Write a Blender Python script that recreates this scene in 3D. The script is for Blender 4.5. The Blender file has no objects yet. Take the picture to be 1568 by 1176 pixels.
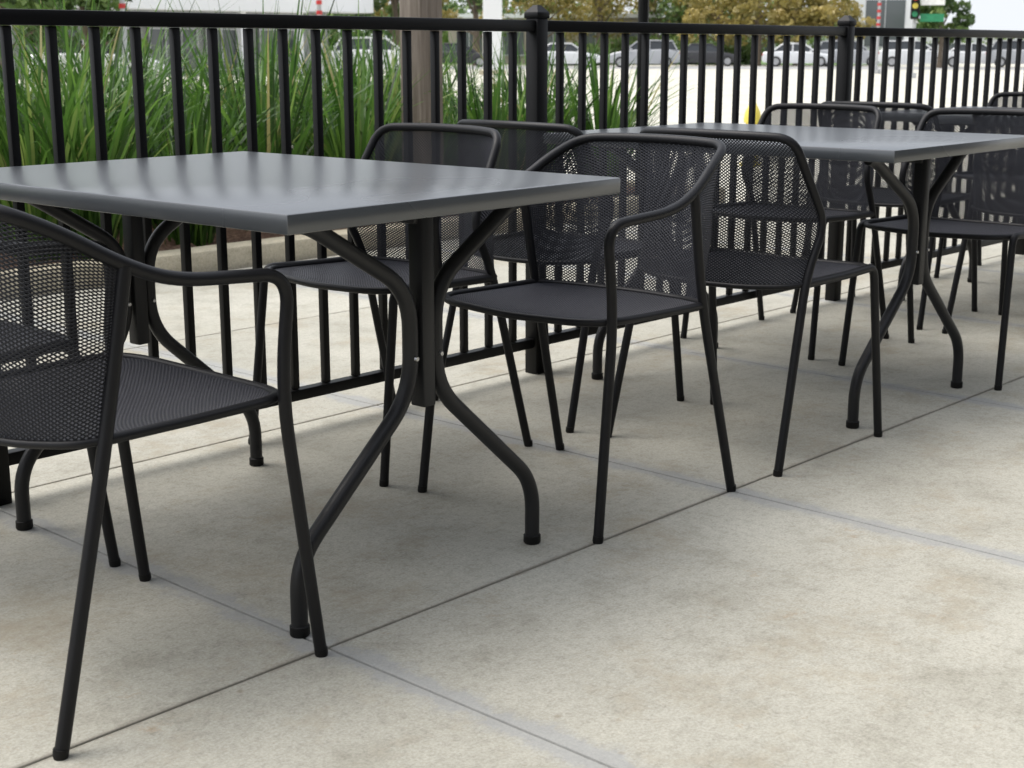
import bpy, math, random
import numpy as np
from mathutils import Vector, Matrix
random.seed(7); rng=np.random.default_rng(7)
D=bpy.data; scene=bpy.context.scene
scene.view_settings.view_transform='Standard'; scene.view_settings.look='None'; scene.view_settings.exposure=0

# ---------------------------------------------------------------- helpers
def link(o,parent=None):
    scene.collection.objects.link(o)
    if parent: o.parent=parent
    return o
def mesh_from(name,V,F,mats=(),smooth=False,mi=None):
    me=D.meshes.new(name)
    V=np.asarray(V,dtype=np.float32).reshape(-1,3)
    if isinstance(F,np.ndarray):
        n=len(F); k=F.shape[1]
        me.vertices.add(len(V)); me.vertices.foreach_set('co',V.ravel())
        me.loops.add(n*k); me.loops.foreach_set('vertex_index',F.astype(np.int32).ravel())
        me.polygons.add(n); me.polygons.foreach_set('loop_start',np.arange(0,n*k,k,dtype=np.int32))
        me.polygons.foreach_set('loop_total',np.full(n,k,dtype=np.int32))
        me.update(calc_edges=True)
    else:
        me.from_pydata(V.tolist(),[],F); me.update()
    for m in mats: me.materials.append(m)
    if mi is not None: me.polygons.foreach_set('material_index',np.asarray(mi,dtype=np.int32))
    if smooth: me.polygons.foreach_set('use_smooth',np.ones(len(me.polygons),dtype=bool))
    me.update()
    return me
def obj(name,me,parent=None,loc=(0,0,0),rot=0):
    o=D.objects.new(name,me); o.location=loc; o.rotation_euler=(0,0,rot); return link(o,parent)
def empty(name,loc=(0,0,0),rot=0):
    o=D.objects.new(name,None); o.location=loc; o.rotation_euler=(0,0,rot); o.empty_display_size=.1; return link(o)

class MB:
    """mesh accumulator"""
    def __init__(s): s.V=[];s.F=[];s.M=[];s.n=0
    def add(s,V,F,m=0):
        s.V+= [tuple(v) for v in V]; s.F+=[tuple(i+s.n for i in f) for f in F]; s.M+=[m]*len(F); s.n+=len(V)
    def box(s,c,d,m=0,bev=0.0,rot=0):
        cx,cy,cz=c; hx,hy,hz=d[0]/2,d[1]/2,d[2]/2
        if bev<=0:
            V=[(x*hx,y*hy,z*hz) for x in(-1,1) for y in(-1,1) for z in(-1,1)]
            F=[(0,1,3,2),(4,6,7,5),(0,4,5,1),(2,3,7,6),(0,2,6,4),(1,5,7,3)]
        else:
            b=bev;V=[];
            prof=[(-hz,b),(-hz+b*.3,b*.3),(-hz+b,0),(hz-b,0),(hz-b*.3,b*.3),(hz,b)]
            for z,ins in prof:
                X,Y=hx-ins,hy-ins; r=b
                for sx,sy in((1,1),(-1,1),(-1,-1),(1,-1)):
                    pts=[(sx*X,sy*(Y-r)),(sx*(X-r*.3),sy*(Y-r*.3)),(sx*(X-r),sy*Y)]
                    if sx*sy<0: pts=pts[::-1]
                    V+=[(p[0],p[1],z) for p in pts]
            k=12;F=[]
            for i in range(len(prof)-1):
                for j in range(k): F.append((i*k+j,i*k+(j+1)%k,(i+1)*k+(j+1)%k,(i+1)*k+j))
            F.append(tuple(range(k))[::-1]); F.append(tuple((len(prof)-1)*k+j for j in range(k)))
        ca,sa=math.cos(rot),math.sin(rot)
        V=[(cx+v[0]*ca-v[1]*sa,cy+v[0]*sa+v[1]*ca,cz+v[2]) for v in V]
        s.add(V,F,m)
    def tube(s,P,r,seg=12,m=0,cap=True,closed=False):
        P=[Vector(p) for p in P]; n=len(P)
        R=r if hasattr(r,'__len__') else [r]*n
        T=[]
        for i in range(n):
            a=P[(i-1)%n] if (closed or i>0) else P[i]; b=P[(i+1)%n] if (closed or i<n-1) else P[i]
            T.append((b-a).normalized())
        up=Vector((0,0,1)) if abs(T[0].z)<.9 else Vector((1,0,0))
        N=(up-T[0]*up.dot(T[0])).normalized(); V=[]
        for i in range(n):
            N=(N-T[i]*N.dot(T[i])).normalized(); B=T[i].cross(N)
            for j in range(seg):
                a=2*math.pi*j/seg; V.append(P[i]+(N*math.cos(a)+B*math.sin(a))*R[i])
        F=[]
        for i in range(n if closed else n-1):
            k=(i+1)%n
            for j in range(seg): F.append((i*seg+j,i*seg+(j+1)%seg,k*seg+(j+1)%seg,k*seg+j))
        if cap and not closed:
            F.append(tuple(range(seg))[::-1]); F.append(tuple((n-1)*seg+j for j in range(seg)))
        s.add(V,F,m)
    def mesh(s,name,mats,smooth=False):
        return mesh_from(name,s.V,s.F,mats,smooth,s.M)
def smooth_by_angle(me,ang=40):
    me.polygons.foreach_set('use_smooth',np.ones(len(me.polygons),dtype=bool))
    try: me.set_sharp_from_angle(angle=math.radians(ang))
    except Exception: pass
    me.update(); return me
def rpath(P,r,n=7):
    P=[Vector(p) for p in P]; out=[P[0]]
    for i in range(1,len(P)-1):
        a,b,c=P[i-1],P[i],P[i+1]; rr=r[i] if hasattr(r,'__len__') else r
        d1=min(rr,(a-b).length*.49); d2=min(rr,(c-b).length*.49)
        p=b+(a-b).normalized()*d1; q=b+(c-b).normalized()*d2
        for k in range(n+1):
            t=k/n; out.append(p*(1-t)**2+b*2*t*(1-t)+q*t*t)
    out.append(P[-1]); return out
def resample(P,n):
    P=np.array([tuple(p) for p in P]); d=np.r_[0,np.cumsum(np.linalg.norm(np.diff(P,axis=0),axis=1))]; d/=d[-1]
    t=np.linspace(0,1,n); return np.stack([np.interp(t,d,P[:,i]) for i in range(3)],1)

# ---------------------------------------------------------------- materials
def new_mat(name):
    m=D.materials.new(name); m.use_nodes=True; nt=m.node_tree; b=nt.nodes['Principled BSDF']; return m,nt,b
def noise(nt,scale,detail=4,rough=.55,vec=None):
    n=nt.nodes.new('ShaderNodeTexNoise'); n.inputs['Scale'].default_value=scale; n.inputs['Detail'].default_value=detail; n.inputs['Roughness'].default_value=rough
    if vec is not None: nt.links.new(vec,n.inputs['Vector'])
    return n.outputs['Fac']
def ramp(nt,fac,stops):
    n=nt.nodes.new('ShaderNodeValToRGB'); e=n.color_ramp.elements
    e[0].position=stops[0][0]; e[0].color=(*stops[0][1],1); e[1].position=stops[-1][0]; e[1].color=(*stops[-1][1],1)
    for p,c in stops[1:-1]:
        x=e.new(p); x.color=(*c,1)
    nt.links.new(fac,n.inputs['Fac']); return n.outputs['Color']
def mixc(nt,fac,a,b,mode='MIX'):
    n=nt.nodes.new('ShaderNodeMix'); n.data_type='RGBA'; n.blend_type=mode
    for s,v in((0,fac),(6,a),(7,b)):
        if hasattr(v,'is_linked'): nt.links.new(v,n.inputs[s])
        else: n.inputs[s].default_value=v if s==0 else (*v,1)
    return n.outputs[2]
def pos(nt): return nt.nodes.new('ShaderNodeNewGeometry').outputs['Position']
def objc(nt): return nt.nodes.new('ShaderNodeTexCoord').outputs['Object']
def bump(nt,b,h,strength,dist):
    n=nt.nodes.new('ShaderNodeBump'); n.inputs['Strength'].default_value=strength; n.inputs['Distance'].default_value=dist
    nt.links.new(h,n.inputs['Height']); nt.links.new(n.outputs['Normal'],b.inputs['Normal'])
def simple(name,col,rough=.5,metal=0,var=.15,scale=6,spec=.5,bmp=0,bscale=200):
    m,nt,b=new_mat(name); o=objc(nt)
    c=tuple(col); f=noise(nt,scale,3,.5,o)
    nt.links.new(ramp(nt,f,[(.3,tuple(x*(1-var) for x in c)),(.7,tuple(min(1,x*(1+var)) for x in c))]),b.inputs['Base Color'])
    b.inputs['Roughness'].default_value=rough; b.inputs['Metallic'].default_value=metal; b.inputs['Specular IOR Level'].default_value=spec
    if bmp: bump(nt,b,noise(nt,bscale,2,.5,o),bmp,.001)
    return m

def concrete(name,bright=1.0,joints=True,tint=(1,1,1)):
    m,nt,b=new_mat(name); p=pos(nt)
    big=noise(nt,.9,6,.62,p); mid=noise(nt,6,8,.7,p); fine=noise(nt,190,3,.7,p); spk=noise(nt,55,6,.8,p)
    s=bright; T=lambda r,g,b_:(r*s*tint[0],g*s*tint[1],b_*s*tint[2])
    c=ramp(nt,big,[(.3,T(.365,.355,.302)),(.5,T(.43,.418,.360)),(.72,T(.48,.469,.410))])
    c=mixc(nt,1.0,c,ramp(nt,mid,[(.25,(.74,.73,.70)),(.5,(1,1,1)),(.8,(1.08,1.08,1.07))]),'MULTIPLY')
    c=mixc(nt,1.0,c,ramp(nt,spk,[(.28,(.72,.71,.69)),(.5,(1,1,1)),(.75,(1.12,1.12,1.12))]),'MULTIPLY')
    c=mixc(nt,1.0,c,ramp(nt,fine,[(.3,(.80,.80,.79)),(.7,(1.14,1.14,1.14))]),'MULTIPLY')
    mp=nt.nodes.new('ShaderNodeMapping'); nt.links.new(p,mp.inputs['Vector']); mp.inputs['Location'].default_value=(3.3,1.7,0)
    st=noise(nt,2.6,7,.75,mp.outputs[0])
    sf=ramp(nt,st,[(.52,(0,0,0)),(.68,(.6,.6,.6))])
    c=mixc(nt,sf,c,T(.31,.265,.185))
    st2=noise(nt,8.5,7,.85,mp.outputs[0])
    sf2=ramp(nt,st2,[(.60,(0,0,0)),(.73,(.6,.6,.6))])
    c=mixc(nt,sf2,c,T(.32,.22,.12))
    vor=nt.nodes.new('ShaderNodeTexVoronoi'); vor.inputs['Scale'].default_value=9; nt.links.new(p,vor.inputs['Vector'])
    dots=ramp(nt,vor.outputs['Distance'],[(.02,(.75,.75,.75)),(.07,(0,0,0))])
    gate=ramp(nt,noise(nt,3.1,2,.5,p),[(.52,(0,0,0)),(.58,(.6,.6,.6))])
    c=mixc(nt,mixc(nt,1.0,dots,gate,'MULTIPLY'),c,T(.2,.15,.09))
    if joints:
        at=nt.nodes.new('ShaderNodeAttribute'); at.attribute_name='tone'
        c=mixc(nt,1.0,c,at.outputs['Color'],'MULTIPLY')
        sep=nt.nodes.new('ShaderNodeSeparateXYZ'); nt.links.new(p,sep.inputs[0])
        def jd(out,off):
            a=nt.nodes.new('ShaderNodeMath'); a.operation='PINGPONG'; a.inputs[1].default_value=.61
            q=nt.nodes.new('ShaderNodeMath'); q.operation='SUBTRACT'; q.inputs[1].default_value=off
            nt.links.new(out,q.inputs[0]); nt.links.new(q.outputs[0],a.inputs[0]); return a.outputs[0]
        jx=jd(sep.outputs[0],1.48-12.2); jy=jd(sep.outputs[1],1.785-12.2)
        wob=noise(nt,7,7,.8,p)
        for d,w,k,o_,hi,col in((jx,.03,-.16,.058,.6,T(.30,.312,.32)),(jy,.008,-.035,.014,.65,T(.22,.205,.17))):
            a=nt.nodes.new('ShaderNodeMath'); a.operation='MULTIPLY_ADD'; a.inputs[1].default_value=k; nt.links.new(wob,a.inputs[0]); nt.links.new(d,a.inputs[2])
            a2=nt.nodes.new('ShaderNodeMath'); a2.operation='ADD'; a2.inputs[1].default_value=o_; nt.links.new(a.outputs[0],a2.inputs[0])
            f=ramp(nt,a2.outputs[0],[(0,(hi,hi,hi)),(w*.35,(hi*.4,hi*.4,hi*.4)),(w,(0,0,0))]) 
            c=mixc(nt,f,c,col)
    nt.links.new(c,b.inputs['Base Color']); b.inputs['Roughness'].default_value=.88; b.inputs['Specular IOR Level'].default_value=.3
    bump(nt,b,mixc(nt,.5,spk,fine),.45,.0025)
    return m

M_conc=concrete('patio_concrete'); M_lot=concrete('lot_concrete',1.4,False); M_kerb=concrete('kerb_concrete',1.12,False,(1.06,.98,.86))
M_chair=simple('charcoal_powdercoat',(.0095,.0098,.0115),.45,0,.12,4,.27,.12,900)
M_mesh=simple('charcoal_mesh',(.018,.0195,.027),.5,0,.1,5,.4)
M_black=simple('black_plastic',(.006,.006,.006),.6,0,.1,5,.3)
M_fence=simple('black_satin_enamel',(.0035,.0035,.004),.45,0,.2,3,.22,.1,300)
M_ttop,nt,b=new_mat('grey_table_enamel'); o_=objc(nt)
nt.links.new(ramp(nt,noise(nt,1.2,2,.4,o_),[(.3,(.060,.067,.074)),(.7,(.063,.070,.078))]),b.inputs['Base Color'])
nt.links.new(ramp(nt,noise(nt,1.2,2,.4,o_),[(.3,(.27,.27,.27)),(.7,(.285,.285,.285))]),b.inputs['Roughness'])
b.inputs['Specular IOR Level'].default_value=1.0
M_tleg=simple('table_leg_powdercoat',(.015,.0155,.0175),.42,0,.12,4,.36,.12,900)
M_steel=simple('steel_bolt',(.5,.5,.5),.35,1)

# ---------------------------------------------------------------- chairs
def mirror(P): return [(p[0],-p[1],p[2]) for p in P]
def build_chair(arm):
    mb=MB(); R=.0108
    if arm:
        half=[(.245,.262,0),(.19,.25,.47),(.214,.25,.655),(.0,.254,.668),(-.085,.25,.70),(-.175,.232,.755),(-.258,.207,.792),(-.268,.10,.796),(-.272,0,.797)]
        rad=[0,.09,.055,.06,.06,.05,.048,.04,.05]
        full=half+mirror(half[:-1])[::-1]; rr=rad+rad[:-1][::-1]
        path=rpath(full,rr,8)
        mb.tube(path,R)
        for s in(1,-1):
            mb.tube(rpath([(-.245,s*.262,0),(-.125,s*.246,.464),(-.082,s*.25,.698)],.09),R)
        rail=rpath([(p) for p in half[4:]]+mirror(half[4:-1])[::-1],.05,6)
        C1s,C1c,W1=(-.102,.247,.585),(-.262,.61),.247
    else:
        half=[(-.245,.262,0),(-.128,.246,.470),(-.062,.25,.590),(-.180,.226,.797),(-.210,.12,.801),(-.218,0,.802)]
        rad=[0,.06,.05,.045,.05,.06]
        full=half+mirror(half[:-1])[::-1]; rr=rad+rad[:-1][::-1]
        mb.tube(rpath(full,rr,8),R)
        for s in(1,-1):
            mb.tube(rpath([(.245,s*.262,0),(.192,s*.25,.458),(.05,s*.25,.452),(-.125,s*.246,.450)],.03),R)
        rail=rpath([half[3]]+half[4:]+mirror(half[3:-1])[::-1],.05,6)
        C1s,C1c,W1=(-.066,.249,.585),(-.235,.60),.249
    seatloop=rpath([(-.125,.246,.45),(.05,.248,.452),(.185,.245,.455),(.222,.19,.452),(.236,0,.447),(.222,-.19,.452),(.185,-.245,.455),(.05,-.248,.452),(-.125,-.246,.45)],.05)
    mb.tube(seatloop,.0085,10)
    back=rpath([(-.125,.246,.45),(-.17,.222,.446),(-.215,.13,.441),(-.228,0,.44),(-.215,-.13,.441),(-.17,-.222,.446),(-.125,-.246,.45)],.04)
    mb.tube(back,.007,8)
    frame=mb.mesh('chair_frame',[M_chair]); smooth_by_angle(frame,50)
    mg=MB()
    for sx in(.245,-.245):
        for s in(1,-1): mg.tube([(sx,s*.262,0),(sx,s*.262,.004),(sx*.995,s*.262,.014)],[.0105,.0115,.0115],12)
    glides=smooth_by_angle(mg.mesh('chair_glides',[M_black]),40)
    NS=201
    S=np.linspace(-1,1,NS)
    front=resample(rpath([(.185,.246,.455),(.222,.19,.455),(.238,0,.452),(.222,-.19,.455),(.185,-.246,.455)],.06),NS)[::-1]
    c0=resample(back,NS)[::-1]; c2=resample(rail,NS)[::-1]
    th=S*math.pi/2
    c1=np.stack([C1s[0]+(C1c[0]-C1s[0])*np.cos(th)**.75, W1*np.sin(th), C1s[2]+(C1c[1]-C1s[2])*np.cos(th)],1)
    c1=resample(c1,NS)
    def ori(C): return C[::-1] if C[0,1]>0 else C
    front,c0,c1,c2=map(ori,(front,c0,c1,c2))
    Ls=.43; Lb=.37; L=Ls+Lb
    def surf(s,t):
        x=(s+1)/2; idx=np.clip(x*(NS-1),0,NS-1)
        ev=lambda C:np.stack([np.interp(idx,np.arange(NS),C[:,i]) for i in range(3)],-1)
        f,a,bm,cc=ev(front),ev(c0),ev(c1),ev(c2)
        u=np.clip(t/Ls,0,1)[...,None]
        seat=f*(1-u)+a*u; seat[...,2]-= (.016*(1-s**2)*4*(u[...,0])*(1-u[...,0]))
        v=np.clip((t-Ls)/Lb,0,1)[...,None]
        v1=np.clip(v*2.2,0,1); v2=np.clip((v-1/2.2)*(1/(1-1/2.2)),0,1)
        bk=np.where(v<1/2.2, a*(1-v1)+bm*v1, bm*(1-v2)+cc*v2)
        return np.where(t[...,None]<=Ls,seat,bk)
    a_=.0105/.29; b_=.0072
    cs=[]
    nrow=int(L/(b_/2))
    for j in range(1,nrow):
        t=j*b_/2; off=0 if j%2 else a_/2
        s=np.arange(-1+a_/2+off,1-a_/2+1e-6,a_)
        cs.append(np.stack([s,np.full_like(s,t)],1))
    C=np.concatenate(cs); n=len(C)
    dirs=np.array([(a_/2,0),(0,b_/2),(-a_/2,0),(0,-b_/2)])
    out=C[:,None,:]+dirs[None]; inn=C[:,None,:]+dirs[None]*.58
    out[...,0]=np.clip(out[...,0],-1,1)
    PO=surf(out[...,0],out[...,1]); PI=surf(inn[...,0],inn[...,1])
    e1=PO[:,0]-PO[:,2]; e2=PO[:,1]-PO[:,3]; nn=np.cross(e1,e2); nn/=np.linalg.norm(nn,axis=1,keepdims=True)+1e-9
    PD=PI-nn[:,None,:]*.0013
    V=np.concatenate([PO,PI,PD],1).reshape(-1,3)
    base=(np.arange(n)*12)[:,None]; fs=[]
    for k in range(4):
        k2=(k+1)%4
        fs.append(np.stack([base[:,0]+k,base[:,0]+k2,base[:,0]+4+k2,base[:,0]+4+k],1))
        fs.append(np.stack([base[:,0]+4+k,base[:,0]+4+k2,base[:,0]+8+k2,base[:,0]+8+k],1))
    F=np.concatenate(fs)
    mm=mesh_from('expanded_metal',V,F,[M_mesh])
    return frame,glides,mm
CH={True:build_chair(True),False:build_chair(False)}
def chair(x,y,rot,arm):
    e=empty('patio_armchair' if arm else 'patio_side_chair',(x,y,0),math.radians(rot))
    f,g,m=CH[arm]
    obj('tube_frame',f,e); obj('foot_glides',g,e); obj('mesh_seat_and_back',m,e)

# ---------------------------------------------------------------- table
def build_table():
    top=MB(); top.box((0,0,.739),(.855,1.15,.032),0,.0035); tm=smooth_by_angle(top.mesh('table_top',[M_ttop]),35)
    lg=MB()
    for y in(-.442,.442):
        for s in(1,-1):
            lg.tube(rpath([(s*.318,y,.012),(s*.318,y,.135),(s*.032,y,.385),(s*.032,y,.575),(s*.262,y*.985,.712),(s*.30,y*.985,.719)],[0,.06,.07,.07,.04,0],8),.0152,14)
            lg.box((s*.27,y*.985,.7185),(.10,.05,.006))
        lg.box((0,y,.535),(.031,.036,.36),0,.003)
    lg.box((0,0,.705),(.05,.90,.022),0,.003)
    lm=smooth_by_angle(lg.mesh('table_legs',[M_tleg]),45)
    ft=MB()
    for y in(-.442,.442):
        for s in(1,-1): ft.tube([(s*.318,y,0),(s*.318,y,.003),(s*.318,y,.018),(s*.318,y,.020)],[.016,.0180,.0180,.0160],14)
    fm=smooth_by_angle(ft.mesh('table_feet',[M_black]),40)
    bt=MB()
    for y in(-.442,.442):
        for s in(1,-1): bt.tube([(s*.0325,y-.0145,.45),(s*.0325,y-.019,.45)],[.005,.004],8)
    bm=bt.mesh('table_bolts',[M_steel])
    return tm,lm,fm,bm
TB=build_table()
def table(x,y,rot):
    e=empty('patio_table',(x,y,0),math.radians(rot))
    for nme,m in zip(('table_top','bent_tube_legs','foot_caps','bolts'),TB): obj(nme,m,e)
table(1.785,2.315,2.0); table(3.715,2.31,.6); table(5.66,2.30,-.5)
chair(1.207,2.03,0,True); chair(1.205,2.660,1.5,False)
chair(2.455,2.045,180,True); chair(2.435,2.660,178,False)
chair(3.12,2.03,0,False); chair(3.095,2.655,-1,False)
chair(4.33,2.03,181,False); chair(4.34,2.665,179,False)
chair(5.06,2.03,1,True); chair(5.05,2.66,2,False)
chair(6.27,2.03,180,False); chair(6.25,2.66,183,False)

# ---------------------------------------------------------------- fence
def fence():
    e=empty('metal_picket_fence',(0,2.95,0))
    posts=[1.50+1.83*i for i in range(-3,8)]
    mp=MB(); mr=MB(); mk=MB()
    for px in posts:
        mp.box((px,0,.545),(.048,.048,1.09),0,.003)
        mp.box((px,0,1.098),(.056,.056,.018),0,.003)
        h=.027; V=[(px-h,-h,1.107),(px+h,-h,1.107),(px+h,h,1.107),(px-h,h,1.107),(px-.008,-.008,1.128),(px+.008,-.008,1.128),(px+.008,.008,1.128),(px-.008,.008,1.128)]
        mp.add(V,[(0,1,5,4),(1,2,6,5),(2,3,7,6),(3,0,4,7),(4,5,6,7)])
    for a,b_ in zip(posts[:-1],posts[1:]):
        c=(a+b_)/2; l=b_-a-.049
        mr.box((c,0,1.067),(l,.036,.034),0,.003); mr.box((c,0,.10),(l,.032,.030),0,.003)
        n=17; st=(b_-a)/n
        for i in range(1,n):
            mk.box((a+st*i,0,.5825),(.0195,.0195,.933),0,.002)
    obj('fence_posts',smooth_by_angle(mp.mesh('fence_posts',[M_fence]),35),e)
    obj('fence_rails',smooth_by_angle(mr.mesh('fence_rails',[M_fence]),35),e)
    obj('fence_pickets',smooth_by_angle(mk.mesh('fence_pickets',[M_fence]),35),e)
fence()

# ---------------------------------------------------------------- ground
g=MB(); s=1800; g.add([(-s,-s,-.12),(s,-s,-.12),(s,s,-.12),(-s,s,-.12)],[(0,1,2,3)])
obj('ground',g.mesh('ground',[M_lot]))
V=[];F=[];tone=[]
gap=.0019
for i in range(-9,20):
    for j in range(-5,3):
        x0=1.48+1.22*i; y0=1.785+1.22*j; x1=x0+1.22; y1=y0+1.22
        k=len(V)
        for ins,z in((gap,-.12),(gap,-.004),(gap+.001,-.001),(gap+.003,0)):
            V+=[(x0+ins,y0+ins,z),(x1-ins,y0+ins,z),(x1-ins,y1-ins,z),(x0+ins,y1-ins,z)]
        for l in range(3):
            for q in range(4): F.append((k+l*4+q,k+l*4+(q+1)%4,k+l*4+4+(q+1)%4,k+l*4+4+q))
        F.append((k+12,k+13,k+14,k+15))
        t=random.uniform(.95,1.04); tone+=[t]*13
me=mesh_from('patio_slabs',V,F,[M_conc])
at=me.attributes.new('tone','FLOAT_COLOR','FACE'); at.data.foreach_set('color',np.array([(t,t,t,1) for t in tone],dtype=np.float32).ravel())
obj('concrete_patio',me)
M_soil=simple('joint_dirt',(.03,.027,.02),.95)
js=MB(); js.add([(-9.45,-4.3,-.02),(25.8,-4.3,-.02),(25.8,5.44,-.02),(-9.45,5.44,-.02)],[(0,1,2,3)]); obj('joint_sand',js.mesh('joint_sand',[M_soil]))

# planter bed + kerb
X0,X1,Y0,Y1=-6.0,8.1,5.47,8.4
kb=MB()
kb.box(((X0+X1)/2,Y0+.075,-.01),(X1-X0,.15,.22),0,.02); kb.box(((X0+X1)/2,Y1-.075,-.01),(X1-X0,.15,.22),0,.02)
kb.box((X1-.075,(Y0+Y1)/2,-.01),(.15,Y1-Y0-.304,.22),0,.02)
obj('planter_kerb',smooth_by_angle(kb.mesh('planter_kerb',[M_kerb]),40))
M_mulch,nt,b=new_mat('bark_mulch'); p=pos(nt)
nt.links.new(ramp(nt,noise(nt,38,5,.75,p),[(.3,(.045,.025,.016)),(.5,(.17,.095,.06)),(.72,(.34,.22,.15))]),b.inputs['Base Color']); b.inputs['Roughness'].default_value=.95
bump(nt,b,noise(nt,45,5,.8,p),1,.03)
nx,ny=200,50; gx=np.linspace(X0+.15,X1-.15,nx); gy=np.linspace(Y0+.15,Y1-.15,ny); GX,GY=np.meshgrid(gx,gy)
GZ=.055+rng.uniform(-.02,.03,GX.shape); V=np.stack([GX,GY,GZ],-1).reshape(-1,3)
I=(np.arange(ny-1)[:,None]*nx+np.arange(nx-1)[None]).ravel(); F=np.stack([I,I+1,I+1+nx,I+nx],1)
obj('mulch_bed',mesh_from('mulch_bed',V,F,[M_mulch]))

# ---------------------------------------------------------------- grass
def leafmat(name,stops,transl=.35,rough=.45):
    m,nt,b=new_mat(name); at=nt.nodes.new('ShaderNodeAttribute'); at.attribute_name='tone'
    c=ramp(nt,at.outputs['Fac'],stops); nt.links.new(c,b.inputs['Base Color']); b.inputs['Roughness'].default_value=rough
    if transl>0:
        tr=nt.nodes.new('ShaderNodeBsdfTranslucent'); nt.links.new(c,tr.inputs['Color'])
        mx=nt.nodes.new('ShaderNodeMixShader'); mx.inputs[0].default_value=transl
        nt.links.new(b.outputs[0],mx.inputs[1]); nt.links.new(tr.outputs[0],mx.inputs[2]); nt.links.new(mx.outputs[0],nt.nodes['Material Output'].inputs['Surface'])
    return m
M_grass=leafmat('strap_leaf_green',[(0,(.018,.045,.008)),(.45,(.06,.15,.022)),(.85,(.15,.28,.05)),(1,(.38,.34,.14))],.4)
def blades(base,L,az,lean,droop,w,tone,seg=6):
    n=len(L); t=np.linspace(0,1,seg+1)[None,:]
    r=lean[:,None]*t+ droop[:,None]*L[:,None]*t**2.6
    h=L[:,None]*(t*np.cos(lean/L*.6)[:,None]-droop[:,None]*.85*t**3)
    P=np.stack([base[:,0,None]+np.cos(az)[:,None]*r,base[:,1,None]+np.sin(az)[:,None]*r,base[:,2,None]+h],-1)
    wa=az+math.pi/2+rng.uniform(-.7,.7,n)
    W=(w[:,None]*np.clip(1.15-t**2.2*1.12,.03,1)*np.clip(.5+t*2,0,1))[...,None]*.5
    side=np.stack([np.cos(wa),np.sin(wa),np.zeros(n)],-1)[:,None,:]
    A=P-side*W; B=P+side*W
    V=np.stack([A,B],2).reshape(-1,3)
    bs=(np.arange(n)*(seg+1)*2)[:,None]+np.arange(seg)[None]*2
    F=np.stack([bs,bs+1,bs+3,bs+2],-1).reshape(-1,4)
    return V,F,np.repeat(tone,seg)
cl=[]
x=X0+.4
while x<X1-.25:
    for yr in (6.05,6.7,7.35,7.95):
        cl.append((x+rng.uniform(-.2,.2),yr+rng.uniform(-.15,.15)))
    x+=.52
B=[];L=[];A=[];LE=[];DR=[];W=[];T=[]
for (cx,cy) in cl:
    if cx<0.3 and rng.random()<.5: continue
    nb=int(rng.uniform(105,160)); hs=rng.uniform(.92,1.32)
    if cx>5.6: hs*=.88
    a=rng.uniform(0,2*math.pi,nb); rr=rng.uniform(0,.10,nb)**.9
    B.append(np.stack([cx+rr*np.cos(a),cy+rr*np.sin(a),np.full(nb,.04)],1))
    l=rng.uniform(.62,1.18,nb)*hs; L.append(l); A.append(a+rng.normal(0,.4,nb)); LE.append(rng.uniform(.05,.42,nb)*l); DR.append(rng.uniform(.0,.5,nb)**1.1)
    W.append(rng.uniform(.012,.027,nb)); tt=np.clip(rng.normal(.5,.24,nb)+rng.uniform(-.14,.14),0,.9); tt[rng.random(nb)<.03]=1; T.append(tt)
V,F,tn=blades(np.concatenate(B),np.concatenate(L),np.concatenate(A),np.concatenate(LE),np.concatenate(DR),np.concatenate(W),np.concatenate(T))
me=mesh_from('ornamental_grass',V,F,[M_grass],True)
at=me.attributes.new('tone','FLOAT','FACE'); at.data.foreach_set('value',tn.astype(np.float32))
obj('ornamental_grass',me)

# ---------------------------------------------------------------- post, sign pole, hydrant
M_wood,nt,b=new_mat('weathered_timber'); o_=objc(nt)
mp=nt.nodes.new('ShaderNodeMapping'); mp.inputs['Scale'].default_value=(30,30,1.6); nt.links.new(o_,mp.inputs[0])
f=noise(nt,1.5,6,.65,mp.outputs[0]); nt.links.new(ramp(nt,f,[(.3,(.11,.09,.07)),(.55,(.21,.175,.145)),(.75,(.29,.25,.21))]),b.inputs['Base Color']); b.inputs['Roughness'].default_value=.8
bump(nt,b,f,.5,.004)
w=MB(); w.box((0,0,1.55),(.165,.165,3.3),0,.008); w.box((0,0,.02),(.21,.21,.14),0,.01)
e=empty('timber_post',(5.52,5.72,0)); obj('post_shaft',smooth_by_angle(w.mesh('timber_post',[M_wood]),40),e)
M_signw=simple('white_sign_paint',(.75,.75,.73),.5); M_galv=simple('galvanised_grey',(.42,.43,.44),.5,.4)
e=empty('sign_post',(7.25,5.55,-.12)); w=MB(); w.tube([(0,0,0),(0,0,3.0)],.034,12,0); w.box((0,0,.01),(.16,.16,.02)); obj('pole',w.mesh('sign_pole',[M_fence]),e)
w=MB(); w.box((-.03,-.03,2.65),(.45,.006,.5),0,.002); obj('sign_panel',w.mesh('sign_panel',[M_signw]),e,rot=0)
M_yel=simple('yellow_paint',(.75,.62,.10),.45)
e=empty('fire_hydrant',(12.1,7.9,-.12)); w=MB()
w.tube([(0,0,0),(0,0,.03),(0,0,.031),(0,0,.42),(0,0,.421),(0,0,.46),(0,0,.52),(0,0,.58),(0,0,.61),(0,0,.611),(0,0,.64)],[.11,.11,.07,.065,.085,.085,.075,.045,.03,.03,.03],16)
for a in(0,math.pi/2,math.pi): w.tube([(0,0,.33),(.12*math.cos(a),.12*math.sin(a),.33)],.04,10)
obj('hydrant_body',smooth_by_angle(w.mesh('hydrant',[M_yel]),40),e)

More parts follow.
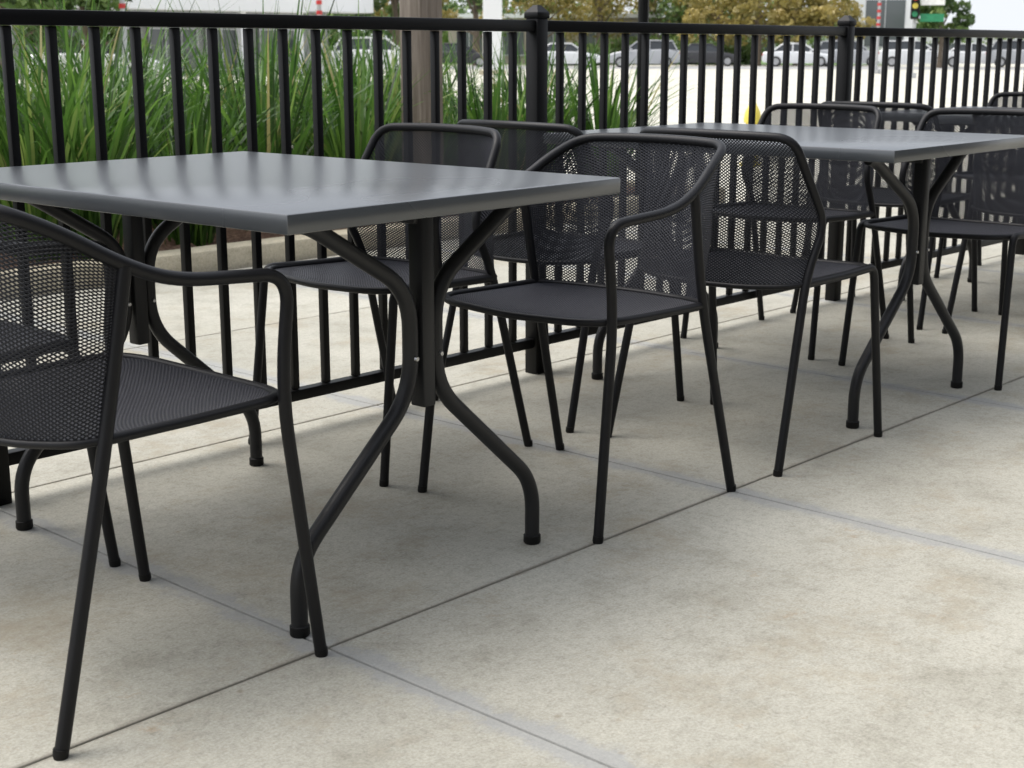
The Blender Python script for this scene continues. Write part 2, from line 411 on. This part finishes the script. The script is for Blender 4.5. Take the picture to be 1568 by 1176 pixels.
# ---------------------------------------------------------------- background
def at_(bearing,dist,z=-.12):
    a=math.radians(bearing); return (dist*math.cos(a),dist*math.sin(a),z)
M_bark=simple('bark',(.14,.11,.08),.9,0,.3,12)
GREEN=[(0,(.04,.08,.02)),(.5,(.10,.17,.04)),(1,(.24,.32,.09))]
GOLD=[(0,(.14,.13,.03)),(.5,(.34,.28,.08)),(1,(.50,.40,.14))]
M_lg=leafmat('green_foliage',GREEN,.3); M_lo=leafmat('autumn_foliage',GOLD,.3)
def leafcloud(C,R,n,size):
    k=rng.integers(0,len(C),n); d=rng.normal(size=(n,3)); d/=np.linalg.norm(d,axis=1,keepdims=True)
    r=rng.uniform(.35,1.05,n)**.6; P=C[k]+d*(R[k]*r[:,None])
    u=rng.normal(size=(n,3)); u/=np.linalg.norm(u,axis=1,keepdims=True); v=np.cross(u,rng.normal(size=(n,3))); v/=np.linalg.norm(v,axis=1,keepdims=True)
    s=(size*rng.uniform(.5,1.3,n))[:,None]
    V=np.stack([P-u*s,P+v*s*.5,P+u*s,P-v*s*.5],1).reshape(-1,3); F=(np.arange(n)*4)[:,None]+np.arange(4)[None]
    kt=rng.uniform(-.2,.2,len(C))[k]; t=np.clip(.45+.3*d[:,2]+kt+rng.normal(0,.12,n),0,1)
    return V,F,t
def leafobj(name,C,R,n,size,mat,parent=None):
    V,F,t=leafcloud(np.array(C,float),np.array(R,float),n,size)
    me=mesh_from(name,V,F,[mat]); a=me.attributes.new('tone','FLOAT','FACE'); a.data.foreach_set('value',t.astype(np.float32)); return obj(name,me,parent)
def tree(loc,h,cr,mat,n=2600,name='broadleaf_tree',low=.3,leaf=.16):
    e=empty(name,loc); w=MB()
    w.tube([(0,0,0),(.05,0,h*.3),(-.05,.05,h*.6),(0,0,h*.9)],[h*.035,h*.026,h*.016,h*.004],8)
    C=[];R=[]
    for i in range(9):
        a=i*2.4; z0=h*(low+.05*i); z1=h*min(.95,low+.16+.065*i); rr=cr*random.uniform(.45,.9)*(1-.45*i/9)
        tip=(rr*math.cos(a),rr*math.sin(a),z1); w.tube([(0,0,z0),(tip[0]*.5,tip[1]*.5,(z0+z1)/2+.1),tip],[h*.012,h*.008,h*.002],6)
        for q in range(3): C.append((tip[0]+random.uniform(-.3,.3)*cr,tip[1]+random.uniform(-.3,.3)*cr,tip[2]+random.uniform(-.1,.12)*h)); rq=cr*random.uniform(.2,.36); R.append((rq,rq,rq*.75))
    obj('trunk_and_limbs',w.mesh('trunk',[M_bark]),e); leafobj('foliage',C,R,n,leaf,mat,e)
for b_,d,h,cr,m in ((61.5,40,5,2.2,M_lg),(58.6,49,4.5,2.0,M_lg),(47.0,74,7,2.2,M_lg),(46.2,84,8,2.4,M_lo),(43.9,100,8,3.4,M_lg),(41.4,104,8,3.6,M_lo),(39.1,108,8.5,4,M_lo),
    (34.5,104,6,3.2,M_lo),(33,101,5.4,3.2,M_lo),(31.6,104,6,3.4,M_lo),(30.3,103,5,2.6,M_lo),(26.3,92,5.2,1.9,M_lg),(37,112,8,4,M_lo),(35.6,112,7,3.4,M_lg)):
    tree(at_(b_,d),h,cr,m,2400,low=.2,leaf=.2)
C=[];R=[]
for i in range(120):
    bb=random.uniform(33.2,38.6); x,y,z=at_(bb,108+random.uniform(-1,1)); C.append((x,y,.7+random.uniform(-.3,.5))); R.append((1.2,1.2,.9))
for i in range(60):
    bb=random.uniform(39,41.5); x,y,z=at_(bb,102+random.uniform(-1,1)); C.append((x,y,.5+random.uniform(-.3,.3))); R.append((1,1,.7))
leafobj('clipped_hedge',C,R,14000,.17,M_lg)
C=[];R=[]
for i in range(360):
    bb=random.uniform(15,75); hh=5.5 if bb>29 else 1.8
    x,y,z=at_(bb,150+random.uniform(-6,6)); C.append((x,y,random.uniform(.3,hh))); R.append((3,3,1.9 if bb>29 else 1.0))
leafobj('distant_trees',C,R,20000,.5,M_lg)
M_lawn=simple('lawn',(.11,.19,.05),.9,0,.35,2)
w=MB()
def strip(b0,b1,d0,d1,z,m=0,mb=w):
    n=24
    for i in range(n):
        p=b0+(b1-b0)*i/n; q=b0+(b1-b0)*(i+1)/n
        mb.add([at_(p,d0,z),at_(p,d1,z),at_(q,d1,z),at_(q,d0,z)],[(0,1,2,3)],m)
strip(28,80,106,190,-.10); strip(49,80,30,36,-.10); obj('lawn_verge',w.mesh('lawn_verge',[M_lawn]))
M_asph=simple('bleached_asphalt',(.34,.34,.33),.9,0,.1,3); w=MB(); strip(10,80,84,98,-.114,0,w); obj('road',w.mesh('road',[M_asph]))
M_wline=simple('road_marking_paint',(.78,.78,.75),.7); w=MB()
for k in range(26): 
    b0=18+k*1.7; strip(b0,b0+.8,90.9,91.1,-.109,0,w)
obj('lane_marking',w.mesh('lane_marking',[M_wline]))

# storefront building
M_wall=simple('grey_render',(.42,.43,.42),.8,0,.08,1); M_canopy=simple('white_canopy_panel',(.78,.79,.80),.5,0,.04,.5)
M_glass,nt,b=new_mat('shop_glass'); b.inputs['Base Color'].default_value=(.10,.115,.12,1); b.inputs['Roughness'].default_value=.12; b.inputs['Specular IOR Level'].default_value=.9
M_dark=simple('dark_sign_band',(.09,.095,.10),.5); M_mull=simple('aluminium_mullion',(.5,.51,.52),.4,.5)
e=empty('storefront_building',(0,55,-.12)); w=MB()
w.box((20,6,3.6),(54,11.5,7.2),0)
obj('walls',w.mesh('walls',[M_wall]),e)
w=MB(); w.box((34,-1.2,3.45),(19,2.8,1.5),0,.05); w.box((46,-.8,3.3),(4.5,1.9,1.0),0,.04); obj('canopy',w.mesh('canopy',[M_canopy]),e)
w=MB(); 
for i in range(17): w.box((-4+i*3,.18,1.45),(2.5,.1,2.5))
obj('windows',w.mesh('windows',[M_glass]),e)
w=MB()
for i in range(17):
    for dx in(-1.25,-.42,.42,1.25): w.box((-4+i*3+dx,.10,1.45),(.07,.1,2.5))
    for z in(.2,2.0,2.7): w.box((-4+i*3,.09,z),(2.56,.09,.07))
obj('window_frames',w.mesh('frames',[M_mull]),e)
w=MB(); w.box((21.5,-.5,2.75),(6.0,1.2,.75),0,.03); obj('sign_band',w.mesh('band',[M_dark]),e)
fc=D.curves.new('shop_sign_text','FONT'); fc.body='CORNER MARKET'; fc.size=.5; fc.extrude=.02; fc.materials.append(M_signw)
o=D.objects.new('sign_letters',fc); o.location=(19.3,-1.13,2.58); o.rotation_euler=(math.radians(90),0,0); link(o,e)
for xx in (27,33.5,40,43.2): 
    w=MB(); w.box((xx,-2.2,1.35),(.3,.3,2.7)); obj('canopy_column',w.mesh('col',[M_canopy]),e)
# brick building
M_brick,nt,b=new_mat('red_brick'); br=nt.nodes.new('ShaderNodeTexBrick'); nt.links.new(objc(nt),br.inputs['Vector']); br.inputs['Scale'].default_value=3
br.inputs['Color1'].default_value=(.38,.14,.08,1); br.inputs['Color2'].default_value=(.30,.10,.06,1); br.inputs['Mortar'].default_value=(.38,.33,.28,1); nt.links.new(br.outputs['Color'],b.inputs['Base Color']); b.inputs['Roughness'].default_value=.9
def low_building(name,bear,dist,wd,dp,h,mat,trim,rot):
    e=empty(name,at_(bear,dist),math.radians(rot)); w=MB(); w.box((0,0,h/2),(wd,dp,h)); obj('walls',w.mesh('walls',[mat]),e)
    w=MB(); w.box((0,0,h+.15),(wd+.6,dp+.6,.3)); obj('roof',w.mesh('roof',[trim]),e)
    w=MB(); f=MB(); n=max(1,int(wd/3))
    for i in range(n):
        xx=-wd/2+(i+.5)*wd/n; w.box((xx,-dp/2-.02,h*.45),(wd/n*.6,.06,h*.5)); f.box((xx,-dp/2-.03,h*.45-h*.26),(wd/n*.66,.14,.1)); f.box((xx,-dp/2-.07,h*.45),(.07,.06,h*.5))
    obj('windows',w.mesh('windows',[M_glass]),e); obj('window_frames',f.mesh('frames',[M_mull]),e)
low_building('brick_building',40.8,116,16,8,3.4,M_brick,M_canopy,-52)
low_building('pale_office_building',24,150,60,10,2.3,M_canopy,M_canopy,-64)
low_building('white_kiosk_building',28.4,112,4.6,4,6.5,M_canopy,M_canopy,-60)
e=empty('white_pylon_sign',at_(43.25,66),math.radians(-47)); w=MB(); w.box((0,0,2.4),(.85,.4,4.8),0,.04); obj('pylon',w.mesh('pylon',[M_canopy]),e); w=MB(); w.box((0,0,.1),(1.2,.8,.2),0,.03); obj('plinth',w.mesh('plinth',[M_kerb]),e)

# added cafe, unseen behind the camera, darkens patio-facing table edges: brick piers, glazing, overhang
M_cwall=simple('added_cafe_dark_brick',(.11,.07,.05),.85,0,.2,8); M_sof=simple('added_soffit_paint',(.12,.11,.10),.8)
e=empty('added_cafe_light_blocker',(4,-3.4,0)); w=MB(); w.box((0,-3,2.6),(34,5.9,5.2)); 
for i in range(12): w.box((-16.5+3*i,.05,1.7),(.5,.2,3.4),0,.01)
obj('added_walls_and_piers',w.mesh('walls',[M_cwall]),e)
w=MB()
for i in range(11): w.box((-15+3*i,-.02,1.6),(2.3,.1,2.8))
obj('windows',w.mesh('windows',[M_glass]),e)
w=MB(); w.box((0,.9,3.6),(34.4,2.2,.28),0,.02); obj('added_roof_overhang',w.mesh('overhang',[M_sof]),e)

M_red=simple('red_paint',(.5,.03,.03),.5); M_gsign=simple('green_sign',(.02,.22,.10),.5)
for bb,dd in((57.2,40),(49.9,46),(28.6,70)):
    e=empty('street_lamp',at_(bb,dd)); w=MB(); w.tube([(0,0,0),(0,0,5)],[.08,.055],10); w.tube(rpath([(0,0,5),(0,0,5.6),(1.2,0,5.7)],.4),.045,8); w.box((0,0,.1),(.35,.35,.2)); obj('pole',w.mesh('pole',[M_galv]),e)
    w=MB(); w.box((1.5,0,5.68),(.7,.25,.1),0,.02); obj('lamp_head',w.mesh('lamp_head',[M_galv]),e)
    w=MB()
    for k in range(6): w.tube([(0,0,2.15+.3*k),(0,0,2.27+.3*k)],.09,10)
    obj('red_bands',w.mesh('bands',[M_red]),e)
e=empty('traffic_signal',at_(27.3,60),math.radians(-63)); w=MB(); w.tube([(0,0,0),(0,0,3.6)],.07,10); w.box((0,0,.1),(.4,.4,.2)); obj('pole',w.mesh('pole',[M_galv]),e)
w=MB(); w.box((0,-.18,2.75),(.34,.22,1.0),0,.03); obj('signal_head',w.mesh('head',[M_black]),e)
for z,mm,nn in((3.06,M_red,'red_lens'),(2.75,M_yel,'amber_lens'),(2.44,M_gsign,'green_lens')):
    w=MB(); w.tube([(0,-.29,z),(0,-.31,z)],.11,14); obj(nn,w.mesh(nn,[mm]),e)
    w=MB(); w.box((0,-.38,z+.13),(.24,.16,.02)); obj('visor',w.mesh('visor',[M_black]),e)
w=MB(); w.box((.65,-.1,2.3),(.9,.03,.3)); w.box((.65,-.1,2.9),(.9,.03,.25),1); obj('street_name_sign',w.mesh('sn',[M_gsign,M_signw]),e)

# ---------------------------------------------------------------- cars
M_tyre=simple('tyre_rubber',(.03,.03,.03),.8); M_rim=simple('alloy_rim',(.45,.45,.46),.35,.8)
M_cg,nt,b=new_mat('car_glass'); b.inputs['Base Color'].default_value=(.04,.045,.05,1); b.inputs['Roughness'].default_value=.06
M_tail=simple('tail_lamp_red',(.4,.02,.02),.3); M_head=simple('headlamp',(.7,.7,.7),.2)
def car(bear,dist,rot,col,suv=False):
    paint=simple('car_paint',col,.28,.1,.03,1,.6)
    e=empty('parked_car',at_(bear,dist),math.radians(rot)); k=1.12 if suv else 1.0
    S=[(-2.28,.42,.80*k,.70),(-2.2,.30,.92*k,.80),(-1.7,.24,.98*k,.87),(-.8,.22,.98*k,.90),(.5,.22,.96*k,.90),(1.2,.23,.90*k,.89),(1.85,.26,.80*k,.86),(2.2,.32,.68*k,.78),(2.3,.42,.58*k,.66)]
    V=[];F=[]
    for x,zb,zt,hw in S:
        zm=(zb+zt)/2; V+=[(x,-hw*.93,zb),(x,-hw,zm),(x,-hw*.97,zt-.06),(x,-hw*.88,zt),(x,hw*.88,zt),(x,hw*.97,zt-.06),(x,hw,zm),(x,hw*.93,zb)]
    for i in range(len(S)-1):
        for j in range(8): F.append((i*8+j,(i+1)*8+j,(i+1)*8+(j+1)%8,i*8+(j+1)%8))
    F+=[tuple(range(8)),tuple((len(S)-1)*8+j for j in range(8))[::-1]]
    obj('body',smooth_by_angle(mesh_from('car_body',V,F,[paint]),35),e)
    zt=1.46*k; zb=.95*k
    back=-2.05 if suv else -1.65; tb=-1.75 if suv else -1.0
    G=[(back,zb,.80),(tb,zt-.03,.62),(-.3,zt,.64),(.35,zt-.03,.62),(1.15,zb-.03,.80)]
    V=[];  
    for x,z,hw in G: V+=[(x,-hw,z),(x,hw,z)]
    side=lambda s:[s,s+2,s+4,s+6,s+8]
    F=[tuple(side(0)[::-1]),tuple(side(1)),(0,2,3,1),(2,4,5,3),(4,6,7,5),(6,8,9,7)]
    obj('windows',mesh_from('car_glass',V,F,[M_cg]),e)
    w=MB()
    w.add([(G[1][0]-.03,-.635,G[1][1]+.012),(G[1][0]-.03,.635,G[1][1]+.012),(-.3,.655,zt+.02),(-.3,-.655,zt+.02),(.4,-.63,zt-.01),(.4,.63,zt-.01)],[(0,3,2,1),(3,4,5,2)])
    for s in(1,-1):
        w.tube([(back,s*.81,zb),(tb,s*.635,zt-.03),(-.3,s*.655,zt),(.35,s*.635,zt-.03),(1.15,s*.81,zb-.03)],.04,6)
        for xx in(-.35,): w.tube([(xx,s*.85,zb),(xx,s*.65,zt)],.04,6)
        w.box((.8,s*.98,zb+.04),(.16,.16,.12),0,.02)
    obj('roof_and_pillars',w.mesh('roof',[paint]),e)
    w=MB()
    for xx in(-1.4,1.42):
        for s in(1,-1):
            w.tube([(xx,s*.70,.33),(xx,s*.915,.33)],.335,20,0); w.tube([(xx,s*.90,.33),(xx,s*.925,.33)],.21,16,1)
    obj('wheels',w.mesh('wheels',[M_tyre,M_rim]),e)
    w=MB()
    for s in(1,-1): w.box((-2.235,s*.62,.78*k),(.12,.26,.14),0,.02); w.box((2.19,s*.58,.60*k),(.16,.28,.10),1,.02)
    obj('lamps',w.mesh('lamps',[M_tail,M_head]),e)
W_=(.78,.79,.80); S_=(.45,.46,.48); K_=(.05,.05,.055)
car(47.7,70,-40,W_,True); car(40.4,92,-50,W_); car(37.4,92,-232,S_,True); car(31.5,97,-60,W_); car(29.6,99,-60,S_,True)
car(27.2,98,-63,W_,True); car(25.0,98,-65,W_); car(23.3,96,-67,S_,True); car(58.3,53,-31,W_); car(35,99,-55,K_)
car(44.6,94,-48,K_)

# ---------------------------------------------------------------- light
az=math.radians(-35); el=math.radians(62)
sun_dir=Vector((math.sin(az)*math.cos(el),math.cos(az)*math.cos(el),math.sin(el)))
wd=D.worlds.new('World'); scene.world=wd; wd.use_nodes=True; nt=wd.node_tree; bg=nt.nodes['Background']
sky=nt.nodes.new('ShaderNodeTexSky'); sky.sky_type='NISHITA'; sky.sun_disc=False; sky.sun_elevation=el; sky.sun_rotation=az; sky.air_density=1.0; sky.dust_density=4.0; sky.ozone_density=1
hs=nt.nodes.new('ShaderNodeHueSaturation'); hs.inputs['Saturation'].default_value=.38; hs.inputs['Value'].default_value=2.1
nt.links.new(sky.outputs[0],hs.inputs['Color'])
# overcast haze: bright white band towards the horizon
tc=nt.nodes.new('ShaderNodeTexCoord'); sp=nt.nodes.new('ShaderNodeSeparateXYZ'); nt.links.new(tc.outputs['Generated'],sp.inputs[0])
hz=ramp(nt,sp.outputs[2],[(0,(.92,.92,.92)),(.25,(.6,.6,.6)),(.8,(.15,.15,.15))])
c=mixc(nt,hz,hs.outputs[0],(6.7,7.0,7.35))
nt.links.new(c,bg.inputs['Color']); bg.inputs['Strength'].default_value=.15
ld=D.lights.new('Sun','SUN'); ld.energy=1.5; ld.angle=math.radians(50); ld.color=(1,.95,.88)
lo=D.objects.new('sun',ld); link(lo); lo.rotation_euler=sun_dir.to_track_quat('Z','Y').to_euler(); lo.location=(0,0,20)

# ---------------------------------------------------------------- camera
cd=D.cameras.new('camera'); cam=D.objects.new('camera',cd); link(cam); cam.location=(0,0,1.0)
cam.rotation_euler=(math.radians(90-13.13),0,math.radians(42.5-90)); cd.sensor_width=36; cd.lens=50.5; cd.clip_end=3000; cd.clip_start=.05
cd.dof.use_dof=True; cd.dof.focus_distance=2.9; cd.dof.aperture_fstop=11
scene.camera=cam
